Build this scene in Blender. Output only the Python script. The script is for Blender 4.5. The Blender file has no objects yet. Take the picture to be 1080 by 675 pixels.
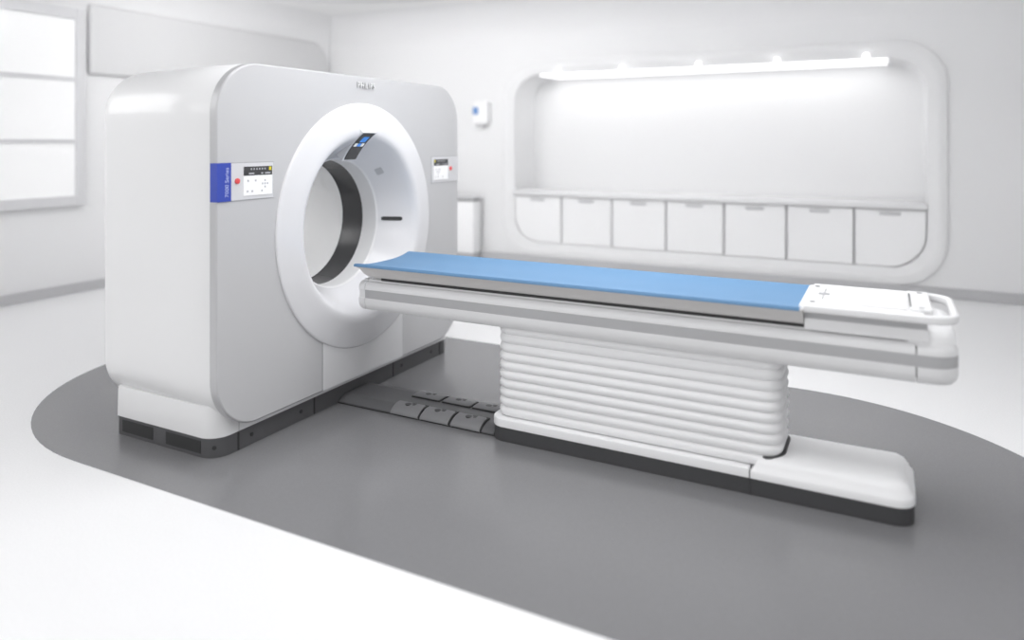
import bpy, bmesh, math
from math import pi, sin, cos, atan2, sqrt, hypot
from mathutils import Vector
COL = bpy.context.scene.collection
SC = bpy.context.scene

# ------------------------------------------------------------------ materials
def srgb(v):
    v /= 255.0
    return v/12.92 if v <= 0.04045 else ((v+0.055)/1.055)**2.4
def mat(name, rgb, rough=0.4, metal=0.0, bump=0.0, bscale=200.0, coat=0.0, speck=0.0, sscale=300.0, emis=None, estr=0.0, spec=0.5):
    m = bpy.data.materials.new(name); m.use_nodes = True
    nt = m.node_tree; b = nt.nodes['Principled BSDF']
    c = tuple(srgb(x) for x in rgb) + (1,)
    b.inputs['Base Color'].default_value = c
    b.inputs['Roughness'].default_value = rough
    b.inputs['Metallic'].default_value = metal
    b.inputs['Coat Weight'].default_value = coat
    b.inputs['Coat Roughness'].default_value = 0.08
    b.inputs['Specular IOR Level'].default_value = spec
    tc = nt.nodes.new('ShaderNodeTexCoord')
    if speck:
        n = nt.nodes.new('ShaderNodeTexNoise'); n.inputs['Scale'].default_value = sscale
        n.inputs['Detail'].default_value = 3.0
        nt.links.new(tc.outputs['Object'], n.inputs['Vector'])
        r = nt.nodes.new('ShaderNodeMapRange')
        r.inputs[1].default_value = 0.3; r.inputs[2].default_value = 0.7
        r.inputs[3].default_value = 1-speck; r.inputs[4].default_value = 1+speck
        nt.links.new(n.outputs['Fac'], r.inputs[0])
        mx = nt.nodes.new('ShaderNodeVectorMath'); mx.operation = 'SCALE'
        mx.inputs[0].default_value = c[:3]
        nt.links.new(r.outputs[0], mx.inputs['Scale'])
        nt.links.new(mx.outputs[0], b.inputs['Base Color'])
    if bump:
        n = nt.nodes.new('ShaderNodeTexNoise'); n.inputs['Scale'].default_value = bscale
        nt.links.new(tc.outputs['Object'], n.inputs['Vector'])
        bp = nt.nodes.new('ShaderNodeBump'); bp.inputs['Strength'].default_value = bump
        bp.inputs['Distance'].default_value = 0.002
        nt.links.new(n.outputs['Fac'], bp.inputs['Height']); nt.links.new(bp.outputs[0], b.inputs['Normal'])
    if emis:
        b.inputs['Emission Color'].default_value = tuple(srgb(x) for x in emis)+(1,)
        b.inputs['Emission Strength'].default_value = estr
    return m

M = {}
M['wall'] = mat('wall paint', (232,232,233), 0.75, bump=0.05, bscale=90)
M['soffit'] = mat('soffit paint', (212,212,213), 0.75, bump=0.05, bscale=90)
M['ceiling'] = mat('ceiling paint', (240,240,240), 0.8, bump=0.04)
M['canopy'] = mat('canopy paint', (225,225,226), 0.8, bump=0.04)
M['floor'] = mat('white vinyl floor', (232,232,233), 0.42, speck=0.035, sscale=120)
M['oval'] = mat('grey vinyl floor', (123,123,125), 0.22, speck=0.05, sscale=150)
M['base'] = mat('grey skirting', (188,188,190), 0.5, bump=0.03)
M['shell'] = mat('white gloss shell', (226,226,227), 0.28, coat=0.2, speck=0.006)
M['face'] = mat('light silver paint', (195,195,197), 0.42, metal=0.0, speck=0.02, sscale=500)
M['door'] = mat('white door paint', (220,220,222), 0.35, speck=0.006)
M['trim'] = mat('brushed trim', (186,186,188), 0.35, metal=0.3, speck=0.02)
M['ring'] = mat('white ring', (224,224,227), 0.25, coat=0.3, speck=0.004)
M['boregrey'] = mat('bore grey', (228,228,229), 0.4, speck=0.01)
M['linergrey'] = mat('liner grey', (248,248,248), 0.5, speck=0.01)
M['dark'] = mat('dark bore band', (62,62,64), 0.25, speck=0.02)
M['kick'] = mat('charcoal kick', (84,84,86), 0.45, speck=0.03)
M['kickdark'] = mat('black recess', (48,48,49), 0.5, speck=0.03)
M['tkick'] = mat('charcoal plinth', (72,72,74), 0.5, speck=0.03)
M['white'] = mat('white plastic', (245,245,246), 0.35, speck=0.006)
M['beam'] = mat('white beam paint', (228,228,229), 0.4, speck=0.006)
M['bellows'] = mat('white bellows', (244,244,245), 0.55, bump=0.05, bscale=120)
M['stripe'] = mat('grey stripe', (176,176,178), 0.45, speck=0.01)
M['top'] = mat('table top carbon grey', (206,204,203), 0.4, speck=0.01)
M['mat'] = mat('blue mat', (97,137,175), 0.6, bump=0.06, bscale=400)
M['pad'] = mat('grey pedal plate', (96,96,98), 0.4, speck=0.03)
M['pedal'] = mat('grey pedal', (128,128,130), 0.45, speck=0.03)
M['mark'] = mat('dark mark', (70,70,72), 0.5, speck=0.01)
M['blue'] = mat('blue label', (56,76,172), 0.45, speck=0.01)
M['ltext'] = mat('pale lettering', (190,198,232), 0.5, speck=0.01)
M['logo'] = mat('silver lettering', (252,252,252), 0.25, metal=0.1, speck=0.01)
M['logoshade'] = mat('silver lettering shaded side', (150,150,152), 0.45, metal=0.0, speck=0.01)  # darker copy for the letter sides, their shade put into the colour
M['red'] = mat('red button', (225,80,84), 0.4, speck=0.01)
M['yellow'] = mat('yellow lamp', (225,210,50), 0.4, speck=0.01)
M['panel'] = mat('panel plastic', (212,212,215), 0.4, speck=0.01)
M['gap'] = mat('panel gap', (165,165,168), 0.5, speck=0.01)
M['screen'] = mat('lit screen', (235,235,236), 0.3, speck=0.005, emis=(240,240,242), estr=0.15)
M['screendark'] = mat('screen header', (70,70,72), 0.3, speck=0.02)
M['icon'] = mat('grey icon', (190,190,196), 0.4, speck=0.01)
M['glowblue'] = mat('blue screen area', (60,140,225), 0.3, speck=0.01, emis=(60,140,225), estr=0.35)
M['glowwhite'] = mat('white screen area', (240,240,240), 0.3, speck=0.005, emis=(240,240,240), estr=0.3)
M['black'] = mat('black glass', (52,52,54), 0.2, speck=0.02)
M['button'] = mat('grey button', (185,186,189), 0.4, speck=0.01)
M['cab'] = mat('cabinet white', (243,243,244), 0.45, speck=0.004)
M['cabdark'] = mat('cabinet gap', (222,222,224), 0.6, speck=0.01)
M['handle'] = mat('grey handle', (200,200,202), 0.4, speck=0.01)
M['counter'] = mat('counter white', (228,228,229), 0.3, speck=0.004)
M['lamp'] = mat('lamp glass', (255,255,255), 0.4, speck=0.001, emis=(255,255,255), estr=4.0)
M['strip'] = mat('light strip diffuser', (255,255,255), 0.4, speck=0.001, emis=(255,255,255), estr=1.2)
M['cove'] = mat('cove light diffuser', (255,255,255), 0.4, speck=0.001, emis=(255,255,255), estr=13.0)
M['pane'] = mat('frosted lit pane', (226,226,227), 0.5, speck=0.01, sscale=3, emis=(255,255,255), estr=0.24)
M['frame'] = mat('window frame', (214,214,216), 0.5, speck=0.005)
M['dispblue'] = mat('dispenser blue', (110,150,205), 0.4, speck=0.01)
M['seam'] = mat('seam', (120,120,122), 0.6, speck=0.01)

# ------------------------------------------------------------------ mesh helpers
def link(name, bm, m, parent=None, ang=32, loc=None):
    bmesh.ops.remove_doubles(bm, verts=bm.verts, dist=1e-6)
    bmesh.ops.recalc_face_normals(bm, faces=bm.faces)
    me = bpy.data.meshes.new(name); bm.to_mesh(me); bm.free()
    for p in me.polygons: p.use_smooth = True
    me.set_sharp_from_angle(angle=math.radians(ang))
    for q in (m if isinstance(m, (list, tuple)) else [m]): me.materials.append(q)
    o = bpy.data.objects.new(name, me); COL.objects.link(o)
    if parent is not None:
        o.parent = parent
        for v in me.vertices: v.co -= parent.location
    return o
def thing(name, label, cat, loc, group=None):
    o = bpy.data.objects.new(name, None); COL.objects.link(o); o.location = loc
    o.empty_display_size = 0.1
    o['label'] = label; o['category'] = cat
    if group: o['group'] = group
    return o
def tag(o, label, cat, group=None):
    o['label'] = label; o['category'] = cat
    if group: o['group'] = group
    return o
def struct(o, label=None):
    o['kind'] = 'structure'
    if label: o['label'] = label
    return o
def part_label(o, t): o['label'] = t; return o

def box(bm, x0, x1, y0, y1, z0, z1, bev=0.0, seg=2):
    vs = [bm.verts.new((x, y, z)) for x in (x0, x1) for y in (y0, y1) for z in (z0, z1)]
    idx = [(0,1,3,2),(4,6,7,5),(0,4,5,1),(2,3,7,6),(0,2,6,4),(1,5,7,3)]
    fs = [bm.faces.new([vs[i] for i in f]) for f in idx]
    if bev:
        es = list({e for f in fs for e in f.edges})
        bmesh.ops.bevel(bm, geom=es, offset=bev, segments=seg, affect='EDGES', profile=0.5)
def rr(u0, u1, v0, v1, r, n=10):
    """rounded rectangle, counter-clockwise; r = one radius or four (u1v0, u1v1, u0v1, u0v0)"""
    if not isinstance(r, (list, tuple)): r = (r,)*4
    out = []
    cs = [(u1, v0, -1, 1, -90, r[0]), (u1, v1, -1, -1, 0, r[1]), (u0, v1, 1, -1, 90, r[2]), (u0, v0, 1, 1, 180, r[3])]
    for cu, cv, su, sv, a0, q in cs:
        q = max(q, 1e-4)
        for k in range(n+1):
            a = math.radians(a0 + 90*k/n)
            out.append((cu+su*q+q*cos(a), cv+sv*q+q*sin(a)))
    return out
def rri(u0, u1, v0, v1, r, d, n=10):
    if not isinstance(r, (list, tuple)): r = (r,)*4
    return rr(u0+d, u1-d, v0+d, v1-d, [max(q-d, 0.002) if q > 0.003 else 0.0005 for q in r], n)
def loft(bm, rings, cap0=True, cap1=True, closed=True):
    vr = [[bm.verts.new(p) for p in r] for r in rings]
    n = len(vr[0])
    for a, b in zip(vr, vr[1:]):
        for i in range(n if closed else n-1):
            j = (i+1) % n
            bm.faces.new((a[i], a[j], b[j], b[i]))
    if cap0: bm.faces.new(vr[0][::-1])
    if cap1: bm.faces.new(vr[-1])
    return vr
def plan_stack(bm, x0, x1, y0, y1, r, levels, n=10, cap0=True, cap1=True):
    """levels: (z, inset) bottom to top"""
    loft(bm, [[(x, y, z) for x, y in rri(x0, x1, y0, y1, r, d, n)] for z, d in levels], cap0, cap1)
def fillet(z, r, k=5, top=True):
    """levels of a quarter-round top edge that ends at height z"""
    return [(z - r + r*sin(pi/2*i/k), r*(1-cos(pi/2*i/k))) for i in range(k+1)]
def sphere(bm, c, r, sx=1, sy=1, sz=1, nu=20, nv=12):
    rings = []
    for j in range(1, nv):
        a = -pi/2 + pi*j/nv
        rings.append([(c[0]+sx*r*cos(a)*cos(2*pi*i/nu), c[1]+sy*r*cos(a)*sin(2*pi*i/nu), c[2]+sz*r*sin(a)) for i in range(nu)])
    loft(bm, rings)
def sweep(bm, path, prof, closed=False):
    """horizontal path (list of x,y), prof = list of (offset outward, z) closed; left-hand normal"""
    n = len(path); rings = []
    for i, p in enumerate(path):
        a = path[(i-1) % n] if closed or i > 0 else path[i]
        b = path[(i+1) % n] if closed or i < n-1 else path[i]
        t = Vector((b[0]-a[0], b[1]-a[1])).normalized(); nn = Vector((t.y, -t.x))
        rings.append([(p[0]+nn.x*o, p[1]+nn.y*o, z) for o, z in prof])
    if closed: rings.append(rings[0])
    loft(bm, rings, not closed, not closed)
def text_mesh(name, s, size, extrude, place, m, parent, spacing=1.0):
    cu = bpy.data.curves.new(name, 'FONT'); cu.body = s; cu.size = size; cu.extrude = extrude
    cu.align_x = 'CENTER'; cu.align_y = 'CENTER'; cu.space_character = spacing
    cu.resolution_u = 3
    tmp = bpy.data.objects.new(name, cu); COL.objects.link(tmp)
    dg = bpy.context.evaluated_depsgraph_get()
    me = bpy.data.meshes.new_from_object(tmp.evaluated_get(dg))
    bpy.data.objects.remove(tmp); bpy.data.curves.remove(cu)
    me.name = name
    for v in me.vertices: v.co = Vector(place(*v.co))
    me.materials.clear(); me.update()
    ms = m if isinstance(m, (list, tuple)) else [m]
    for q in ms: me.materials.append(q)
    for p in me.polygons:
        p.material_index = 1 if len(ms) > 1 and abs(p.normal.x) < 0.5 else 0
    o = bpy.data.objects.new(name, me); COL.objects.link(o)
    if parent is not None:
        o.parent = parent
        for v in me.vertices: v.co -= parent.location
    return o

# ================================================================== THE ROOM
XL, XR, YB, YF, ZC = -4.7, 7.5, 5.0, -6.5, 3.45
bm = bmesh.new(); box(bm, XL-0.15, XR+0.15, YF, YB+0.9, -0.12, 0)
struct(link('floor', bm, M['floor']), 'white speckled vinyl floor')
# stadium-shaped dark inlay in the floor (flush, 2 mm of vinyl)
def stadium(cx0, cx1, cy, r, n=48):
    p = [(cx1+r*cos(a), cy+r*sin(a)) for a in [(-pi/2+pi*i/n) for i in range(n+1)]]
    p += [(cx0+r*cos(a), cy+r*sin(a)) for a in [(pi/2+pi*i/n) for i in range(n+1)]]
    return p
bm = bmesh.new()
st = stadium(-0.65, 2.47, -0.05, 1.405)
loft(bm, [[(x, y, -0.01) for x, y in st], [(x, y, 0.002) for x, y in st]])
struct(link('floor_inlay', bm, M['oval']), 'grey vinyl oval set into the white floor')

# left wall, with the window opening filled by window_1
bm = bmesh.new(); box(bm, XL-0.15, XL, YF, YB+0.9, 0, ZC+0.2)
struct(link('wall_left', bm, M['wall']), 'white side wall with the window')
bm = bmesh.new(); box(bm, XR, XR+0.15, YF, YB+0.9, 0, ZC+0.2)
struct(link('wall_right', bm, M['wall']), 'white side wall')
# raised upper panel on the left wall (rounded far top corner)
bm = bmesh.new()
pp = rr(1.16, 4.93, 2.34, 3.1, (0.03, 0.38, 0.03, 0.03), 10)
loft(bm, [[(XL-0.02, y, z) for y, z in pp], [(XL+0.05, y, z) for y, z in pp],
          [(XL+0.065, y, z) for y, z in rri(1.16, 4.93, 2.34, 3.1, (0.03, 0.38, 0.03, 0.03), 0.02, 10)]])
struct(link('trim_1', bm, M['soffit']), 'raised grey panel high on the side wall')

# back wall with the rounded niche opening
NX0, NX1, NZ0, NZ1, NR = -1.47, 3.36, 0.27, 2.50, 0.36
bm = bmesh.new()
inner = rr(NX0, NX1, NZ0, NZ1, NR, 14)
cx, cz = (NX0+NX1)/2, (NZ0+NZ1)/2
def cast(px, pz, x0, x1, z0, z1):
    dx, dz = px-cx, pz-cz; t = 1e9
    if dx > 1e-9: t = min(t, (x1-cx)/dx)
    if dx < -1e-9: t = min(t, (x0-cx)/dx)
    if dz > 1e-9: t = min(t, (z1-cz)/dz)
    if dz < -1e-9: t = min(t, (z0-cz)/dz)
    return (cx+dx*t, cz+dz*t)
R0 = (XL-0.15, XR+0.15, 0, ZC+0.2)
outer = [cast(x, z, *R0) for x, z in inner]
for c in [(R0[0], R0[2]), (R0[1], R0[2]), (R0[0], R0[3]), (R0[1], R0[3])]:   # snap to the four corners
    k = min(range(len(outer)), key=lambda i: hypot(outer[i][0]-c[0], outer[i][1]-c[1])); outer[k] = c
for yy in (YB, YB+0.9):
    vi = [bm.verts.new((x, yy, z)) for x, z in inner]; vo = [bm.verts.new((x, yy, z)) for x, z in outer]
    for i in range(len(vi)):
        j = (i+1) % len(vi); bm.faces.new((vi[i], vi[j], vo[j], vo[i]))
# niche lining
def ringxz(y, d): return [(x, y, z) for x, z in rri(NX0, NX1, NZ0, NZ1, NR, d, 14)]
loft(bm, [ringxz(YB, 0), ringxz(YB+0.60, 0.0), ringxz(YB+0.62, 0.03)], False, True)
struct(link('wall_back', bm, M['wall'], ang=40), 'white far wall with the long lit recess')
# raised rounded surround of the niche
bm = bmesh.new()
def sur(d, y): return [(x, y, z) for x, z in rr(NX0-d, NX1+d, NZ0-min(d, 0.17), NZ1+d, NR+d*0.6, 14)]
loft(bm, [sur(0.0, YB-0.004), sur(0.03, YB-0.012), sur(0.08, YB-0.036), sur(0.10, YB-0.04), sur(0.13, YB-0.04), sur(0.175, YB-0.03), sur(0.185, YB+0.004), sur(0.0, YB+0.01)], False, False)
struct(link('trim_2', bm, M['wall'], ang=60), 'raised rounded surround of the lit recess')

# coved joint wall/ceiling + ceiling
bm = bmesh.new(); box(bm, XL-0.15, XR+0.15, YF, YB+0.9, ZC, ZC+0.2)
struct(link('ceiling', bm, M['ceiling']), 'white ceiling')
bm = bmesh.new(); R = 0.5
prof = [(R-R*cos(a), ZC-R+R*sin(a)) for a in [pi/2*i/12 for i in range(13)]] + [(R, ZC+0.05), (-0.05, ZC+0.05), (-0.05, ZC-R)]
loft(bm, [[(XL, YB-o, z) for o, z in prof], [(XR, YB-o, z) for o, z in prof]])
struct(link('trim_3', bm, M['wall']), 'curved cove between far wall and ceiling')
bm = bmesh.new()
loft(bm, [[(XL+o, YF, z) for o, z in prof], [(XL+o, YB, z) for o, z in prof]])
struct(link('trim_4', bm, M['wall']), 'curved cove between side wall and ceiling')
# skirting
bm = bmesh.new(); box(bm, XL, XR, YB-0.05, YB, 0, 0.10, 0.004, 1)
struct(link('baseboard_back', bm, M['base']), 'grey skirting of the far wall')
bm = bmesh.new(); box(bm, XL, XL+0.05, YF, YB-0.05, 0, 0.10, 0.004, 1)
struct(link('baseboard_left', bm, M['base']), 'grey skirting of the side wall')

# dropped oval canopy with cove light on its upper edge
cano = thing('ceiling_canopy', 'large pale oval canopy dropped below the ceiling with light glowing around it', 'ceiling canopy', (0.91, -0.05, ZC))
bm = bmesh.new()
def stz(r, z): return [(x, y, z) for x, y in stadium(-0.65, 2.47, -0.05, r, 64)]
loft(bm, [stz(2.28, 2.972), stz(2.33, 2.982), stz(2.345, 3.02), stz(2.33, 3.06), stz(2.20, 3.08)])
link('canopy_panel', bm, M['canopy'], cano)
bm = bmesh.new()
loft(bm, [stz(2.0, 3.08), stz(2.0, ZC)], False, False)
link('canopy_core', bm, M['ceiling'], cano)
bm = bmesh.new()
loft(bm, [stz(2.06, 3.085), stz(2.16, 3.085), stz(2.16, 3.115), stz(2.06, 3.115), stz(2.06, 3.085)], False, False)
link('cove_light', bm, M['cove'], cano)

# window_1: frosted glazing in three tiers in the left wall
win = bpy.data.objects.new('window_1', None); COL.objects.link(win); win.location = (XL, -0.4, 1.97)
struct(win, 'tall frosted window in three tiers on the side wall')
WY0, WY1 = -2.3, 1.01
bm = bmesh.new()
for (y0, y1, z0, z1) in [(WY1, WY1+0.10, 0.93, 3.02), (WY0-0.1, WY0, 0.93, 3.02), (WY0, WY1, 2.90, 3.02), (WY0, WY1, 0.93, 1.035)]:
    box(bm, XL-0.01, XL+0.07, y0, y1, z0, z1, 0.006, 1)
link('window_frame', bm, M['frame'], win)
for z in (1.61, 2.265):
    bm = bmesh.new(); box(bm, XL-0.01, XL+0.05, WY0, WY1, z-0.022, z+0.022)
    link('glazing_bar', bm, M['frame'], win)
for z0, z1 in ((1.035, 1.594), (1.626, 2.249), (2.281, 2.90)):
    bm = bmesh.new(); box(bm, XL-0.005, XL+0.035, WY0, WY1, z0, z1)
    link('pane', bm, M['pane'], win)

# ------------------------------------------------------------------ niche: counter, cupboards, lamps
bm = bmesh.new(); box(bm, NX0+0.002, NX1-0.002, YB-0.06, YB+0.6, 0.895, 0.96, 0.012, 2)
tag(link('worktop', bm, M['counter']), 'long white worktop running through the lit recess above the cupboards', 'worktop')
wd = 0.69
nums = ['leftmost of the seven, with a rounded lower corner', 'second from the left of the seven', 'third from the left of the seven', 'in the middle of the seven',
        'third from the right of the seven', 'second from the right of the seven', 'rightmost of the seven, with a rounded lower corner']
for i in range(7):
    x0, x1 = NX0 + wd*i, NX0 + wd*(i+1)
    t = thing('cupboard', 'white cupboard under the worktop, %s' % nums[i], 'cupboard', ((x0+x1)/2, YB+0.3, NZ0), 'cupboards under the worktop')
    rl = 0.36 if i == 0 else 0.002; rq = 0.36 if i == 6 else 0.002
    bm = bmesh.new()
    pr = rri(x0+0.002, x1-0.002, NZ0+0.002, 0.893, (rq, 0.002, 0.002, rl), 0.002, 8)
    loft(bm, [[(x, YB+0.04, z) for x, z in pr], [(x, YB+0.58, z) for x, z in pr]])
    link('cupboard_body', bm, M['cabdark'], t)
    bm = bmesh.new(); g = 0.011
    a = (x0+g, x1-g, NZ0+0.006, 0.885, (rq, 0.003, 0.003, rl))
    loft(bm, [[(x, YB+0.04, z) for x, z in rri(*a, 0, 8)], [(x, YB+0.0, z) for x, z in rri(*a, 0, 8)], [(x, YB-0.006, z) for x, z in rri(*a, 0.006, 8)]])
    d = link('door', bm, M['cab'], t)
    bm = bmesh.new(); xc = (x0+x1)/2
    box(bm, xc-0.10, xc+0.10, YB-0.022, YB-0.004, 0.825, 0.858, 0.006, 2)
    h = link('handle', bm, M['handle'], None); h.parent = d
    for v in h.data.vertices: v.co -= Vector(t.location)
    part_label(h, 'grey recessed grip')
# light strip in the soffit of the niche and five round lamps on its edge
bm = bmesh.new(); box(bm, NX0+0.37, NX1-0.37, YB+0.02, YB+0.57, NZ1-0.022, NZ1-0.002, 0.004, 1)
tag(link('light_strip', bm, M['strip']), 'long glowing light strip along the top of the wall recess', 'light strip')
lx = [-0.80, 0.07, 1.01, 1.89, 2.79]
ln = ['leftmost of five', 'second from the left of five', 'middle one of five', 'fourth from the left of five', 'rightmost of five']
for x, s in zip(lx, ln):
    t = thing('spotlight', 'small round white lamp above the wall recess, ' + s, 'lamp', (x, YB-0.02, NZ1), 'small lamps on the recess edge')
    bm = bmesh.new(); sphere(bm, (x, YB-0.075, NZ1+0.022), 0.029)
    link('bulb', bm, M['lamp'], t)
    bm = bmesh.new(); box(bm, x-0.018, x+0.018, YB-0.06, YB-0.025, NZ1+0.01, NZ1+0.045, 0.004, 1)
    link('lamp_holder', bm, M['white'], t)

# low cabinet and dispenser on the far wall behind the scanner
t = thing('low_cabinet', 'low white cabinet against the far wall just right of the scanner', 'cabinet', (-2.55, 4.8, 0))
bm = bmesh.new(); box(bm, -3.3, -1.96, 4.73, 4.945, 0.10, 0.80, 0.01)
link('cabinet_body', bm, M['cab'], t)
bm = bmesh.new(); box(bm, -3.28, -1.98, 4.76, 4.94, 0.0, 0.10)
part_label(link('plinth', bm, M['base'], t), 'grey plinth')
bm = bmesh.new(); box(bm, -3.28, -1.98, 4.735, 4.94, 0.80, 0.825)
part_label(link('shadow_gap_strip', bm, M['seam'], t), 'grey strip')
bm = bmesh.new(); box(bm, -3.31, -1.95, 4.72, 4.945, 0.825, 0.865, 0.006)
link('cabinet_top', bm, M['handle'], t)
t = thing('wall_dispenser', 'small white wall dispenser with a blue window, on the far wall right of the scanner', 'dispenser', (-1.96, 4.99, 2.0))
bm = bmesh.new()
loft(bm, [[(x, y, z) for x, z in rri(-2.07, -1.83, 1.84, 2.17, 0.05, d, 8)] for y, d in ((YB-0.001, 0.0), (YB-0.09, 0.0), (YB-0.11, 0.01), (YB-0.12, 0.03))])
link('dispenser_body', bm, M['cab'], t)
bm = bmesh.new(); box(bm, -2.05, -1.965, YB-0.128, YB-0.11, 1.98, 2.08, 0.012)
part_label(link('level_window', bm, M['dispblue'], t), 'blue window')
bm = bmesh.new(); box(bm, -2.0, -1.9, YB-0.10, YB-0.03, 1.81, 1.842, 0.008)
link('nozzle', bm, M['handle'], t)

# ================================================================== THE SCANNER
BC = (-0.046, 1.083)                       # bore centre (y, z)
GY0, GY1, GZ0, GZ1, GR = -1.166, 1.10, 0.135, 2.016, 0.27
scan = thing('ct_scanner', 'big white scanner with a round opening, silver front and charcoal foot on the grey oval', 'scanner', (-0.45, -0.04, 0.002))
def gring(x, d, rad=GR, n=20):
    p = rri(GY0, GY1, GZ0, GZ1, rad, d, n); out = []
    for i, a in enumerate(p):
        b = p[(i+1) % len(p)]; out.append((x,)+tuple(a))
        if (i+1) % (n+1) == 0:
            for k in range(1, 40): out.append((x, a[0]+(b[0]-a[0])*k/40, a[1]+(b[1]-a[1])*k/40))
    return out
def circ_match(ring, x, r):
    out = []
    for p in ring:
        a = atan2(p[2]-BC[1], p[1]-BC[0]); out.append((x, BC[0]+r*cos(a), BC[1]+r*sin(a)))
    return out
bm = bmesh.new(); RX = -0.945
rings = [circ_match(gring(0, 0), -0.004, 0.62), gring(-0.004, 0.02), gring(-0.004, 0.006), gring(-0.012, 0.0), gring(-0.35, 0.0)]
rf = 0.13
for k in range(0, 9):
    a = pi/2*k/8; rings.append(gring(RX+rf-rf*sin(a), 0.012+rf*(1-cos(a))))
rings.append(circ_match(gring(0, 0), RX, 0.42))
loft(bm, rings, False, False)
link('housing', bm, M['shell'], scan, ang=40)
# brushed trim band round the front panel
bm = bmesh.new()
loft(bm, [gring(-0.010, 0.012), gring(-0.006, 0.0), gring(0.034, 0.0), gring(0.039, 0.004), gring(0.040, 0.008), gring(-0.010, 0.03)], False, False)
part_label(link('trim_band', bm, M['trim'], scan), 'thin metallic band around the front panel')
# front panel
bm = bmesh.new()
loft(bm, [gring(0.0, 0.02), gring(0.0395, 0.006), gring(0.042, 0.009), circ_match(gring(0, 0), 0.042, 0.68)], False, False)
part_label(link('front_panel', bm, M['face'], scan), 'silver grey front panel')
# lower centre door (clear of the ring: its upper edge follows the ring)
bm = bmesh.new()
dy0, dy1 = -0.408, 0.375; N = 24
lo = [(dy0+(dy1-dy0)*i/N) for i in range(N+1)]
def dz(y): return BC[1]-sqrt(0.70**2-(y-BC[0])**2)
for xa in ((0.043, 0.046),):
    pts = [(y, GZ0+0.006) for y in lo] + [(y, dz(y)) for y in reversed(lo)]
    vr = loft(bm, [[(xa[0], y, z) for y, z in pts], [(xa[1], y, z) for y, z in pts]])
part_label(link('service_door', bm, M['door'], scan), 'white lower centre door')
for y in (dy0-0.003, dy1+0.003):
    bm = bmesh.new(); box(bm, 0.040, 0.0435, y-0.003, y+0.003, GZ0+0.006, dz(max(min(y, dy1), dy0)))
    link('door_seam', bm, M['gap'], scan)

# ring and funnel: profile (r, x)
PR = [(0.762,0.040),(0.762,0.048),(0.758,0.053),(0.750,0.055),(0.70,0.063),(0.65,0.071),(0.61,0.077),(0.585,0.078),(0.565,0.074),(0.548,0.060),(0.530,0.034),
      (0.508,0.0),(0.490,-0.035),(0.470,-0.070),(0.450,-0.105),(0.432,-0.135),(0.42,-0.155),(0.413,-0.165)]
SY = 0.965                                  # slightly narrower than tall at the rim
def rp(r, a):
    s = 1.0 if r < 0.45 else 1.0-(1-SY)*min(1, (r-0.45)/0.2)
    return (BC[0]+r*s*cos(a), BC[1]+r*sin(a))
def lathe(bm, pr, n=128):
    rings = []
    for r, x in pr:
        rings.append([(x,)+rp(r, 2*pi*i/n) for i in range(n)])
    loft(bm, rings, False, False)
bm = bmesh.new(); lathe(bm, PR)
part_label(link('bore_ring', bm, M['ring'], scan, ang=50), 'smooth white ring funnelling into the opening')
bm = bmesh.new(); lathe(bm, [(0.416,-0.160),(0.406,-0.170),(0.404,-0.20),(0.404,-0.285)])
part_label(link('inner_collar', bm, M['boregrey'], scan), 'grey collar')
bm = bmesh.new(); lathe(bm, [(0.404,-0.285),(0.408,-0.287),(0.408,-0.463),(0.404,-0.465)])
part_label(link('scan_window', bm, M['dark'], scan), 'glossy charcoal band inside the opening')
bm = bmesh.new(); lathe(bm, [(0.404,-0.465),(0.404,-0.93),(0.41,-0.945),(0.43,-0.95)])
part_label(link('bore_liner', bm, M['linergrey'], scan), 'light grey inner tube')

# patches that follow the funnel
seg = [0]
for a, b in zip(PR, PR[1:]): seg.append(seg[-1]+hypot(a[0]-b[0], a[1]-b[1]))
def atS(s):
    for k in range(len(PR)-1):
        if s <= seg[k+1] or k == len(PR)-2:
            t = (s-seg[k])/(seg[k+1]-seg[k]); a, b = PR[k], PR[k+1]
            r, x = a[0]+(b[0]-a[0])*t, a[1]+(b[1]-a[1])*t
            l = seg[k+1]-seg[k]; nr, nx = (b[1]-a[1])/l, -(b[0]-a[0])/l
            return r, x, nr, nx
def s_of_r(r):
    for k in range(len(PR)-1):
        if PR[k][0] >= r >= PR[k+1][0] and PR[k][0] > PR[k+1][0]:
            return seg[k]+(seg[k+1]-seg[k])*(PR[k][0]-r)/(PR[k][0]-PR[k+1][0])
def patch(bm, s0, s1, ac, hw, cr, off, yo=0.0, ns=16, nw=8):
    """raised rounded tile: s range, centre angle, half width (m), corner radius, height"""
    def half(s):
        d = min(s-s0, s1-s)
        return hw if d >= cr else hw-cr+sqrt(max(cr*cr-(cr-d)**2, 1e-8))
    ss = []
    for k in range(5): ss.append(s0+cr*(1-cos(pi/2*k/4)))
    for k in range(1, ns): ss.append(s0+cr+(s1-s0-2*cr)*k/ns)
    for k in range(5): ss.append(s1-cr*sin(pi/2*(1-k/4)) if False else s1-cr+cr*sin(pi/2*k/4))
    g = []; g0 = []
    for s in ss:
        r, x, nr, nx = atS(s); h = half(s); row = []; row0 = []
        for j in range(nw+1):
            w = yo-h+2*h*j/nw; a = ac+w/r
            y, z = rp(r+nr*off, a); row.append(bm.verts.new((x+nx*off, y, z)))
            if j in (0, nw) or s in (ss[0], ss[-1]):
                y, z = rp(r-nr*0.002, a); row0.append((j, bm.verts.new((x-nx*0.002, y, z))))
        g.append(row); g0.append(dict(row0))
    for i in range(len(ss)-1):
        for j in range(nw): bm.faces.new((g[i][j], g[i][j+1], g[i+1][j+1], g[i+1][j]))
        for j in (0, nw): bm.faces.new((g[i][j], g[i+1][j], g0[i+1][j], g0[i][j]))
    for i in (0, len(ss)-1):
        for j in range(nw): bm.faces.new((g[i][j], g0[i][j], g0[i][j+1], g[i][j+1]))
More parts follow.
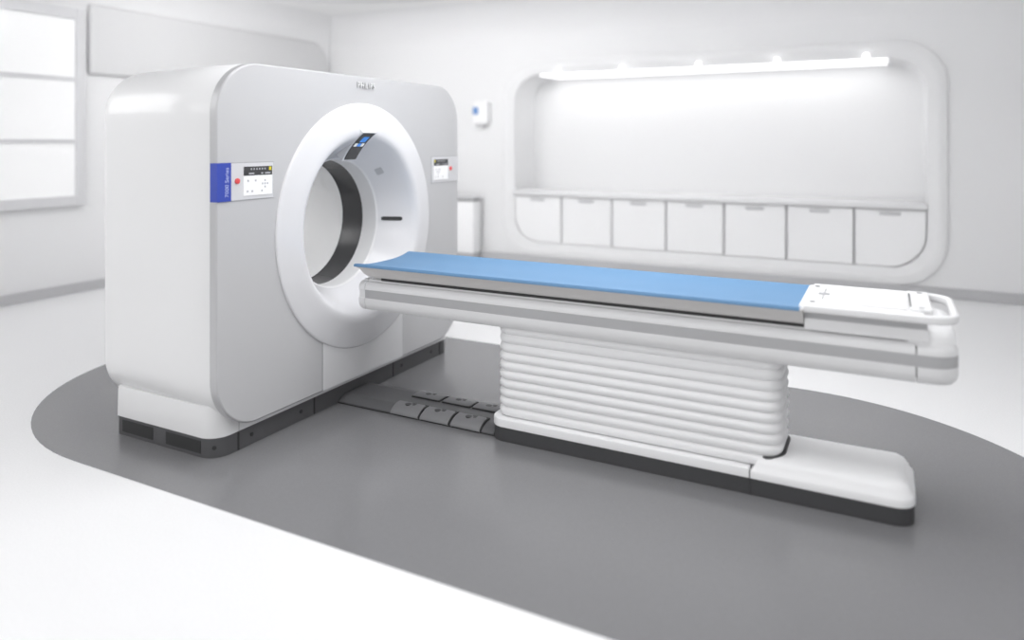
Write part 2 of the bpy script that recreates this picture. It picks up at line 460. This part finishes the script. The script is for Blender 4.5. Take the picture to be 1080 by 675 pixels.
# sign check of the outward normal (towards the axis/front)
r_, x_, nr_, nx_ = atS(s_of_r(0.49)); SG = 1 if nr_ < 0 else -1
DA, DB = Vector((0.093, 1.653)), Vector((-0.060, 1.492))      # display line in the (x, z) plane
dt = (DB-DA).normalized(); dn = Vector((-dt.y, dt.x))
if dn.y > 0: dn = -dn
def dpt(f, h):                              # slightly hollow curve along the display
    return DA+(DB-DA)*f - dn*(0.012*4*f*(1-f)) + dn*h
def dslab(f0, f1, y0, y1, h0, h1, cr=0.0, n=10):
    bm = bmesh.new(); rings = []
    fs = [f0+(f1-f0)*k/n for k in range(n+1)]
    for y in (y0, y1):
        rings.append([(dpt(f, h1).x, y, dpt(f, h1).y) for f in fs]+[(dpt(f, h0).x, y, dpt(f, h0).y) for f in reversed(fs)])
    loft(bm, rings)
    if cr: bmesh.ops.bevel(bm, geom=[e for e in bm.edges if len(e.link_faces) == 2 and e.calc_face_angle(0) > 0.6], offset=cr, segments=3, affect='EDGES')
    return bm
YD = BC[0]
part_label(link('display_mount', dslab(-0.05, 1.06, YD-0.068, YD+0.068, -0.075, 0.0, 0.008), M['ring'], scan, ang=50), 'white mount of the display')
disp = part_label(link('touch_display', dslab(-0.02, 1.0, YD-0.056, YD+0.056, -0.004, 0.004, 0.002), M['black'], scan), 'black touch display at the top of the opening')
def dpatch(name, f0, f1, y0, y1, m, lab):
    o = link(name, dslab(f0, f1, YD+y0, YD+y1, 0.003, 0.0050, 0, 4), m, None); o.parent = disp
    for v in o.data.vertices: v.co -= Vector(scan.location)
    o['label'] = lab
dpatch('screen_graphic', 0.13, 0.36, -0.020, 0.034, M['glowblue'], 'blue graphic')
dpatch('screen_key', 0.41, 0.53, -0.046, -0.020, M['glowwhite'], 'white screen key')
dpatch('screen_key', 0.41, 0.53, -0.016, 0.016, M['glowblue'], 'blue screen key')
dpatch('screen_key', 0.41, 0.53, 0.020, 0.044, M['glowwhite'], 'white screen key')
for a in (math.radians(44), math.radians(136)):
    bm = bmesh.new(); sc = s_of_r(0.462); patch(bm, sc-0.026, sc+0.026, a, 0.028, 0.007, SG*0.002)
    part_label(link('bore_button', bm, M['button'], scan), 'grey square tile in the funnel')
for a in (-0.03, pi+0.03):
    bm = bmesh.new(); patch(bm, s_of_r(0.502), s_of_r(0.428), a, 0.0135, 0.013, SG*0.003)
    part_label(link('laser_slot', bm, M['black'], scan), 'black slot in the funnel')
# bevelled floor of the funnel (chin under the table end)
# plinth (white) and kick plates (charcoal)
PY0, PY1, PX0 = -1.142, 1.055, -0.775
bm = bmesh.new()
plan_stack(bm, PX0, 0.0, PY0, PY1, (0.10, 0.10, 0.02, 0.02), [(0.103, 0.0), (0.16, 0.001), (0.24, 0.003), (0.264, 0.006)])
link('plinth', bm, M['shell'], scan)
bm = bmesh.new()
plan_stack(bm, PX0+0.004, -0.004, PY0+0.004, PY1-0.004, (0.10, 0.10, 0.02, 0.02), [(0.003, 0.0), (0.104, 0.0)])
kick = part_label(link('kick_plate', bm, M['kick'], scan), 'charcoal kick plate')
def sub(name, bm, m, par, lab=None):
    o = link(name, bm, m, None); o.parent = par
    for v in o.data.vertices: v.co -= Vector(scan.location)
    if lab: o['label'] = lab
    return o
for x0, x1 in ((-0.722, -0.472), (-0.367, -0.105)):
    bm = bmesh.new(); box(bm, x0, x1, PY0+0.0015, PY0+0.03, 0.022, 0.086)
    v = sub('vent', bm, M['kickdark'], kick, 'black air slot')
for y in (-0.989, -0.429, 0.334, 0.911):
    bm = bmesh.new(); box(bm, -0.02, -0.0015, y-0.005, y+0.005, 0.004, 0.103)
    sub('kick_seam', bm, M['kickdark'], kick)
for y in (-0.901, -0.538, 0.431, 0.796):
    bm = bmesh.new(); rg = []
    for x in (-0.02, -0.001): rg.append([(x, y+0.011*cos(2*pi*i/16), 0.054+0.011*sin(2*pi*i/16)) for i in range(16)])
    loft(bm, rg); sub('screw_hole', bm, M['kickdark'], kick)
bm = bmesh.new(); rg = []
for d in (0.0, 0.012):    # screw on the rounded corner
    cxk, cyk, a = -0.104, PY0+0.104, math.radians(-48)
    ex, ey = cos(a), sin(a); px, py = cxk+(0.101-d)*ex, cyk+(0.101-d)*ey
    rg.append([(px-ey*0.011*cos(2*pi*i/16), py+ex*0.011*cos(2*pi*i/16), 0.054+0.011*sin(2*pi*i/16)) for i in range(16)])
loft(bm, rg); sub('screw_hole', bm, M['kickdark'], kick)
bm = bmesh.new(); box(bm, -0.02, 0.001, -0.9905, -0.9875, 0.103, 0.17)
link('plinth_seam', bm, M['gap'], scan)

# operator panels on the front
def fbox(name, y0, y1, z0, z1, xa, xb, m, par=None, lab=None, bev=0.0):
    bm = bmesh.new(); box(bm, xa, xb, y0, y1, z0, z1, bev, 2)
    if par is scan or par is None: o = link(name, bm, m, scan)
    else: o = sub(name, bm, m, par)
    if lab: o['label'] = lab
    return o
for side in (0, 1):
    if side == 0:
        ya, yb, s0, s1, ry = -1.160, -0.792, -1.002, -0.808, -1.042
    else:
        ya, yb, s0, s1, ry = 0.729, 1.094, 0.757, 0.946, 0.985
    sh = fbox('control_panel_edge', ya-0.0, yb+0.0, 1.300, 1.497, 0.040, 0.0432, M['gap'], scan)
    p = fbox('control_panel', ya+0.003, yb-0.004, 1.304, 1.493, 0.042, 0.0455, M['panel'], scan,
             'silver control panel %s of the opening' % ('left' if side == 0 else 'right'))
    scr = fbox('screen', s0, s1, 1.324, 1.474, 0.045, 0.0485, M['screen'], p, 'white lit screen')
    fbox('screen_header', s0, s1, 1.427, 1.474, 0.048, 0.0492, M['screendark'], p, 'dark header of the screen')
    q0 = s0; w = s1-s0
    # header marks
    for k in range(6): fbox('header_icon', s0+w*(0.24+0.095*k), s0+w*(0.28+0.095*k), 1.456, 1.465, 0.049, 0.0496, M['button'], p)
    for a, b in ((0.18, 0.36), (0.60, 0.67), (0.74, 0.93)): fbox('header_icon', s0+w*a, s0+w*b, 1.434, 1.441, 0.049, 0.0496, M['icon'], p)
    yy = s1-0.016 if side == 0 else s0+0.010
    fbox('warning_lamp', yy-0.007, yy+0.009, 1.452, 1.470, 0.049, 0.0497, M['yellow'], p, 'yellow lamp')
    for a, z in ((0.12, 1.400), (0.38, 1.400), (0.10, 1.345), (0.26, 1.345), (0.60, 1.345)):
        fbox('screen_icon', s0+w*a, s0+w*(a+0.06), z-0.005, z+0.005, 0.048, 0.0490, M['icon'], p)
    bm = bmesh.new(); cy_, cz_ = s0+w*(0.74 if side == 0 else 0.3), 1.382
    for i in range(4):
        a = pi/2*i
        box(bm, 0.048, 0.0491, cy_+0.017*cos(a)-0.005, cy_+0.017*cos(a)+0.005, cz_+0.017*sin(a)-0.005, cz_+0.017*sin(a)+0.005)
    box(bm, 0.048, 0.0491, cy_-0.005, cy_+0.005, cz_-0.005, cz_+0.005)
    sub('direction_icon', bm, M['icon'], p)
    bm = bmesh.new(); rg = []
    for x, r in ((0.045, 0.0145), (0.052, 0.0145), (0.054, 0.012)): rg.append([(x, ry+r*cos(2*pi*i/20), 1.402+r*sin(2*pi*i/20)) for i in range(20)])
    loft(bm, rg); sub('stop_button', bm, M['red'], p, 'small red button')
# blue label that wraps the trim on the left
bm = bmesh.new(); box(bm, -0.002, 0.0478, GY0-0.0016, -1.081, 1.302, 1.496)
lab = part_label(link('series_label', bm, M['blue'], scan), 'blue label with pale upright lettering')
o = text_mesh('label_lettering', '7000 Series', 0.032, 0.0004, lambda x, y, z: (0.0482+z, -1.107-y, 1.398+x), M['ltext'], None)
o.parent = lab
for v in o.data.vertices: v.co -= Vector(scan.location)
# raised brand lettering
text_mesh('brand_lettering', 'PHILIPS', 0.054, 0.004, lambda x, y, z: (0.046+z, -0.016+x*0.93, 1.957+y), [M['logo'], M['logoshade']], scan, 1.08)

# ================================================================== FOOT PEDALS
fp = thing('foot_pedal_platform', 'low charcoal floor platform with foot pedals between scanner and table', 'foot pedal platform', (0.5, -0.055, 0.002))
bm = bmesh.new()
cs = [(-0.222, 0.004), (-0.222, 0.014), (-0.205, 0.030), (-0.165, 0.044), (-0.15, 0.046), (0.04, 0.046), (0.06, 0.044), (0.10, 0.030), (0.115, 0.014), (0.115, 0.004)]
loft(bm, [[(x, y, z) for y, z in cs] for x in (0.001, 1.085)])
link('platform', bm, M['pad'], fp)
bm = bmesh.new(); box(bm, 0.002, 1.084, -0.224, 0.117, 0.0025, 0.008)
link('base_strip', bm, M['kickdark'], fp)
def pedal(x0, x1, near):
    if near: path = [(-0.128, 0.050), (-0.135, 0.058), (-0.168, 0.057), (-0.190, 0.049), (-0.212, 0.038), (-0.226, 0.026), (-0.228, 0.012)]
    else: path = [(-0.024, 0.050), (-0.017, 0.058), (0.055, 0.058), (0.078, 0.052), (0.102, 0.040), (0.118, 0.026), (0.121, 0.012)]
    bm = bmesh.new(); rings = []
    n = len(path)
    under = [(y+(0.012 if near else -0.012), z-0.012) for y, z in path]
    sec = path + under[::-1]
    c = 0.010
    for x, d in ((x0, 1.0), (x0+c*0.4, 0.4), (x0+c, 0.0), (x1-c, 0.0), (x1-c*0.4, 0.4), (x1, 1.0)):
        r = []
        for k, (y, z) in enumerate(sec):
            zz = z-(0.004*d if k < n else 0)
            yy = y+((-1 if near else 1)*0.012*d if k in (0, 1, 2*n-1) else 0)
            r.append((x, yy, zz))
        rings.append(r)
    loft(bm, rings)
    p = link('foot_pedal', bm, M['pedal'], fp, ang=50)
    bm = bmesh.new()  # dark block standing in for the shade under and beside the pedal
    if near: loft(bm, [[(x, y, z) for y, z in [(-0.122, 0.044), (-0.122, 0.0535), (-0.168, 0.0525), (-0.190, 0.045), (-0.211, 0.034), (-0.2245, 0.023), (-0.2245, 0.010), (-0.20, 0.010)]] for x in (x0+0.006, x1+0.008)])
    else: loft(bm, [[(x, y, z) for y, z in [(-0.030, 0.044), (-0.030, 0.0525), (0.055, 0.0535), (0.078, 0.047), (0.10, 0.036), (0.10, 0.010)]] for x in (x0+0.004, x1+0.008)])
    g = link('pedal_shade', bm, M['kickdark'], None); g.parent = p
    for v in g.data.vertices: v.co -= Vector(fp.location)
    yc = -0.162 if near else 0.035; xc = (x0+x1)/2
    bm = bmesh.new()
    zt = 0.0575
    rg = [[(xc-0.012+0.019*cos(2*pi*i/12), yc-0.002+0.017*sin(2*pi*i/12), z) for i in range(12)] for z in (0.05, zt+0.0012)]
    loft(bm, rg)
    box(bm, xc+0.006, xc+0.032, yc+0.008, yc+0.022, 0.05, zt+0.0012); box(bm, xc+0.018, xc+0.034, yc-0.006, yc+0.022, 0.05, zt+0.0011)
    s = link('pedal_symbol', bm, M['mark'], None); s.parent = p
    for v in s.data.vertices: v.co -= Vector(fp.location)
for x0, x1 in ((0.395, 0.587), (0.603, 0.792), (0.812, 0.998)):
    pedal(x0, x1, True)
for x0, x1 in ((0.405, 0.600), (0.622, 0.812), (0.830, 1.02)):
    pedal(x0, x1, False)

# ================================================================== THE TABLE
tb = thing('patient_table', 'long white patient table on a ribbed lifting column with a charcoal foot', 'patient table', (2.0, -0.05, 0.002))
Yc = -0.052
# foot
bm = bmesh.new(); plan_stack(bm, 1.075, 3.09, Yc-0.212, Yc+0.212, 0.085, [(0.003, 0.004), (0.079, 0.004)], n=12)
tk = part_label(link('kick_plate', bm, M['tkick'], tb), 'charcoal kick plate')
bm = bmesh.new(); plan_stack(bm, 1.075, 2.428, Yc-0.212, Yc+0.212, (0.001, 0.001, 0.085, 0.085), [(0.079, 0.0), (0.112, 0.0), (0.119, 0.002), (0.122, 0.008)], n=12)
link('foot_cover', bm, M['white'], tb)
bm = bmesh.new(); plan_stack(bm, 2.432, 3.09, Yc-0.212, Yc+0.212, (0.085, 0.085, 0.001, 0.001),
    [(0.079, 0.0), (0.108, 0.0), (0.116, 0.004), (0.122, 0.012), (0.140, 0.020), (0.158, 0.034), (0.168, 0.052), (0.172, 0.075)], n=12)
link('foot_cover', bm, M['white'], tb)
bm = bmesh.new(); box(bm, 2.4275, 2.4325, Yc-0.2125, Yc-0.2, 0.004, 0.112)
link('foot_seam', bm, M['mark'], tb)
bm = bmesh.new(); plan_stack(bm, 2.50, 2.572, Yc-0.174, Yc+0.174, (0.09, 0.09, 0.001, 0.001), [(0.121, 0.0), (0.1726, 0.0)], n=12)
link('column_gap', bm, M['mark'], tb)
# bellows
bm = bmesh.new(); lev = []
z0, pitch, nf = 0.125, 0.0487, 10
for k in range(nf):
    for j in range(8):
        t = j/8.0
        lev.append((z0+pitch*(k+t), 0.015*(1-abs(sin(pi*t))**0.6)))
lev.append((z0+pitch*nf, 0.015))
plan_stack(bm, 1.095, 2.562, Yc-0.180, Yc+0.180, 0.085, lev, n=10)
part_label(link('bellows', bm, M['bellows'], tb, ang=75), 'white ribbed bellows around the lifting column')
# beam
BY0, BY1 = Yc-0.230, Yc+0.230
def beam_levels(): return [(0.603, 0.075), (0.605, 0.045), (0.612, 0.020), (0.628, 0.006), (0.650, 0.0), (0.680, 0.0), (0.684, 0.004), (0.728, 0.004), (0.732, 0.0), (0.748, 0.001), (0.764, 0.008), (0.774, 0.018), (0.777, 0.032), (0.787, 0.036), (0.789, 0.05)]
def beam_seg(x0, x1, ends):
    """ends: which ends are closed by rounded corners"""
    bm = bmesh.new(); rings = []
    for z, d in beam_levels():
        a = x0+(d if 'l' in ends else 0); b = x1-(d if 'r' in ends else 0)
        R_ = 0.10
        rl = max(R_-d, 0.01) if 'l' in ends else 0.0005; rrt = max(R_-d, 0.01) if 'r' in ends else 0.0005
        if ends == 'l': rl = max(0.06-d, 0.01)
        rings.append([(x, y, z) for x, y in rr(a, b, BY0+d, BY1-d, (rrt, rrt, rl, rl), 10)])
    loft(bm, rings)
    return bm
link('beam', beam_seg(0.252, 3.087, ''), M['beam'], tb)
link('beam_end_cap', beam_seg(0.175, 0.249, 'l'), M['beam'], tb)
link('beam_end_cap', beam_seg(3.092, 3.245, 'r'), M['beam'], tb)
bm = bmesh.new(); box(bm, 0.24, 3.10, BY0+0.018, BY1-0.018, 0.635, 0.75)
link('beam_core', bm, M['seam'], tb)
# grey side stripe (runs round the right end)
bm = bmesh.new(); plan_stack(bm, 0.252, 3.2445, BY0, BY1, (0.10, 0.10, 0.001, 0.001), [(0.681, 0.003), (0.682, 0.0005), (0.730, 0.0005), (0.731, 0.003)], n=10)
part_label(link('side_stripe', bm, M['stripe'], tb), 'grey stripe along the beam')
# rounded white hump at the end of the beam
bm = bmesh.new(); plan_stack(bm, 3.05, 3.236, Yc-0.212, Yc+0.212, (0.095, 0.095, 0.02, 0.02), [(0.765, 0.0), (0.795, 0.0)] + [(0.795+0.06*sin(pi/2*k/6), 0.06*(1-cos(pi/2*k/6))) for k in range(1, 7)], n=10)
part_label(link('end_hump', bm, M['white'], tb), 'rounded white hump')
# carriage (dark gap) and rails under the top
bm = bmesh.new(); box(bm, 0.345, 2.66, Yc-0.20, Yc+0.20, 0.785, 0.813, 0.004)
part_label(link('carriage', bm, M['kickdark'], tb), 'dark carriage under the top')
bm = bmesh.new(); box(bm, 0.27, 0.36, Yc-0.19, Yc+0.19, 0.786, 0.803, 0.005)
link('carriage_end', bm, M['white'], tb)
for sgn in (-1, 1):
    bm = bmesh.new(); y = Yc+sgn*0.185
    box(bm, 0.28, 2.66, y-0.012, y+0.012, 0.786, 0.7945, 0.003)
    link('guide_rail', bm, M['stripe'], tb)
# table top: concave cradle
HW = 0.272
def sag(t, depth=0.027):
    a = abs(t)
    return -depth*(1-min(1, a)**3.2) if a < 1 else 0
def top_section(f):
    """f 0..1 : full depth at 1, thin at 0"""
    zt = 0.880; zb = zt-0.024-(0.050)*f
    pts = []
    n = 20
    for k in range(n+1):
        t = -1+2*k/n
        pts.append((Yc+t*(HW-0.012), zt+sag(t)-0.001))
    pts += [(Yc+HW-0.004, zt), (Yc+HW, zt-0.004), (Yc+HW-0.004, zt-0.014), (Yc+HW-0.020, zt-0.020-0.010*f), (Yc+HW-0.040, zb+0.006*f), (Yc+HW-0.055, zb-0.001)]
    pts += [(Yc-HW+0.055, zb-0.001), (Yc-HW+0.040, zb+0.006*f), (Yc-HW+0.020, zt-0.020-0.010*f), (Yc-HW+0.004, zt-0.014), (Yc-HW, zt-0.004), (Yc-HW+0.004, zt)]
    return pts
bm = bmesh.new()
loft(bm, [[(x, y, z) for y, z in top_section(f)] for x, f in ((0.222, 0.12), (0.228, 0.35), (0.245, 0.68), (0.27, 0.92), (0.31, 1.0), (2.66, 1.0))])
part_label(link('table_top', bm, M['top'], tb), 'grey concave table top')
# end tray with carrying handle
TY0, TY1 = Yc-0.262, Yc+0.262
bm = bmesh.new()
plan_stack(bm, 2.640, 3.12, TY0+0.004, TY1-0.004, (0.02, 0.02, 0.03, 0.03), [(0.862, 0.018), (0.866, 0.004), (0.872, 0.0), (0.886, 0.0), (0.892, 0.003), (0.895, 0.010)], n=8)
tray = link('end_tray', bm, M['counter'], tb)
bm = bmesh.new(); plan_stack(bm, 2.662, 3.135, Yc-0.232, Yc+0.232, (0.004,)*4, [(0.786, 0.002), (0.789, 0.0), (0.835, 0.0)])
link('tray_block', bm, M['beam'], tb)
bm = bmesh.new(); plan_stack(bm, 2.655, 3.13, Yc-0.226, Yc+0.226, (0.004,)*4, [(0.832, 0.0), (0.866, 0.002)])
part_label(link('tray_neck', bm, M['stripe'], tb), 'grey recessed band under the tray')
def subt(name, bm, m, par, lab=None):
    o = link(name, bm, m, None); o.parent = par
    for v in o.data.vertices: v.co -= Vector(tb.location)
    if lab: o['label'] = lab
    return o
bm = bmesh.new()
pth = [(2.665, TY0+0.0115), (2.9, TY0+0.0115)]
RH = 0.095; XE = 3.232
for k in range(13):
    a = -pi/2+pi/2*k/12; pth.append((XE-RH+RH*cos(a), TY0+0.0115+RH+RH*sin(a)))
for k in range(13):
    a = pi/2*k/12; pth.append((XE-RH+RH*cos(a), TY1-0.0115-RH+RH*sin(a)))
pth.append((2.9, TY1-0.0115)); pth.append((2.665, TY1-0.0115))
hp = [(x, z) for x, z in rr(-0.013, 0.012, 0.864, 0.900, 0.009, 4)]
sweep(bm, pth, hp)
subt('carrying_handle', bm, M['counter'], tray, 'white loop handle at the foot end')
bm = bmesh.new(); plan_stack(bm, 2.765, 3.060, Yc-0.16, Yc+0.20, (0.01,)*4, [(0.896, 0.0), (0.899, 0.0), (0.9005, 0.002)])
subt('inset_plate', bm, M['counter'], tray, 'smooth white plate')
bm = bmesh.new(); plan_stack(bm, 3.066, 3.150, Yc-0.172, Yc+0.24, (0.01,)*4, [(0.880, 0.0), (0.904, 0.0), (0.906, 0.003)])
subt('end_tab', bm, M['counter'], tray, 'white screwed end tab')
bm = bmesh.new(); box(bm, 3.068, 3.075, Yc-0.13, Yc+0.17, 0.9, 0.9068)
subt('tab_slot', bm, M['mark'], tray)
def disc(bm, x, y, z0, z1, r):
    loft(bm, [[(x+r*cos(2*pi*i/16), y+r*sin(2*pi*i/16), z) for i in range(16)] for z in (z0, z1)])
for x, y, z in ((2.682, Yc+0.215, 0.8978), (2.690, Yc-0.165, 0.8978), (3.115, Yc+0.205, 0.9066), (3.112, Yc-0.140, 0.9066)):
    bm = bmesh.new(); disc(bm, x, y, z-0.005, z, 0.012)
    subt('screw', bm, M['seam'], tray)
bm = bmesh.new()
box(bm, 2.722, 2.726, Yc-0.09, Yc+0.16, 0.894, 0.8978); box(bm, 2.700, 2.748, Yc+0.03, Yc+0.04, 0.894, 0.8979)
for q in (2.706, 2.716, 2.732, 2.742): box(bm, q-0.002, q+0.002, Yc+0.012, Yc+0.058, 0.894, 0.8979)
subt('alignment_mark', bm, M['gap'], tray, 'dark cross mark')

# blue mat lying on the top
bm = bmesh.new()
def mat_section(g):
    zt = 0.8805; th = 0.012*g; n = 24; up = []; dn = []
    W = HW-0.002
    for k in range(n+1):
        t = -1+2*k/n
        up.append((Yc+t*W, zt+sag(t*0.995)+th)); dn.append((Yc+t*W, zt+sag(t*0.995)))
    up[0] = (up[0][0], up[0][1]-0.004*g); up[-1] = (up[-1][0], up[-1][1]-0.004*g)
    side_l = [(Yc-W-0.004, zt+0.002), (Yc-W-0.004, zt-0.010), (Yc-W-0.0005+0.000, zt-0.010)]
    side_r = [(Yc+W+0.0005, zt-0.010), (Yc+W+0.004, zt-0.010), (Yc+W+0.004, zt+0.002)]
    return up + side_r[::-1] + dn[::-1] + side_l[::-1]
loft(bm, [[(x, y, z) for y, z in mat_section(g)] for x, g in ((0.205, 0.3), (0.208, 0.8), (0.216, 1.0), (2.640, 1.0), (2.646, 0.8))])
# folded slip near the foot end, a slightly raised second layer
tag(link('table_mat', bm, M['mat'], ang=45), 'long light blue mat lying on the patient table', 'mat')

# ================================================================== LIGHT
w = bpy.data.worlds.new('World'); SC.world = w; w.use_nodes = True
w.node_tree.nodes['Background'].inputs[0].default_value = (1, 1, 1, 1)
w.node_tree.nodes['Background'].inputs[1].default_value = 0.8
def area(name, loc, tgt, sx, sy, e, spread=180):
    l = bpy.data.lights.new(name, 'AREA'); l.shape = 'RECTANGLE'; l.size = sx; l.size_y = sy; l.energy = e
    l.spread = math.radians(spread)
    o = bpy.data.objects.new(name, l); COL.objects.link(o); o.location = loc
    d = Vector(tgt)-Vector(loc); o.rotation_euler = d.to_track_quat('-Z', 'Y').to_euler()
    return o
area('overhead_fill', (1.75, -0.05, 2.96), (1.75, -0.05, 0), 3.0, 2.6, 92)  # unseen overhead fill, added to brighten table and foot
area('wall_fill', (-1.9, 1.1, 2.93), (-2.5, 5.0, 1.3), 2.6, 0.25, 46)  # added fill without a fixture, brightens the left of the far wall
area('niche_light', (0.9, YB+0.3, NZ1-0.05), (0.9, YB+0.35, 0), 3.9, 0.3, 4)
area('front_light', (0.0, -5.8, 2.9), (0.0, -1.5, 0), 6.0, 1.5, 60)
area('cove_wash', (-1.9, 1.72, 3.24), (-2.9, 5.0, 3.15), 3.0, 0.2, 15)
area('side_fill', (-3.1, -2.6, 2.7), (-1.2, -0.3, 0.9), 1.5, 1.5, 22)  # unseen fill, added to lift side wall, floor and bore liner
area('right_fill', (5.5, -0.5, 2.9), (0.0, -0.2, 1.0), 1.8, 1.8, 15)  # fill added from the right to brighten the scanner front

# ================================================================== CAMERA
cam = bpy.data.cameras.new('Camera'); co = bpy.data.objects.new('Camera', cam); COL.objects.link(co)
co.location = (2.98, -3.664, 1.6)
fw = Vector((-0.46, 0.888, 0)).normalized()
co.rotation_euler = fw.to_track_quat('-Z', 'Y').to_euler()
cam.sensor_width = 36; cam.sensor_fit = 'HORIZONTAL'; cam.lens = 762/1080*36
cam.shift_y = -187.5/1080
cam.dof.use_dof = True; cam.dof.focus_distance = 4.15; cam.dof.aperture_fstop = 0.55
cam.clip_start = 0.05
SC.camera = co
vs = SC.view_settings
vs.view_transform = 'Standard'; vs.look = 'None'; vs.gamma = 1; vs.use_curve_mapping = False
vs.exposure = 0.0
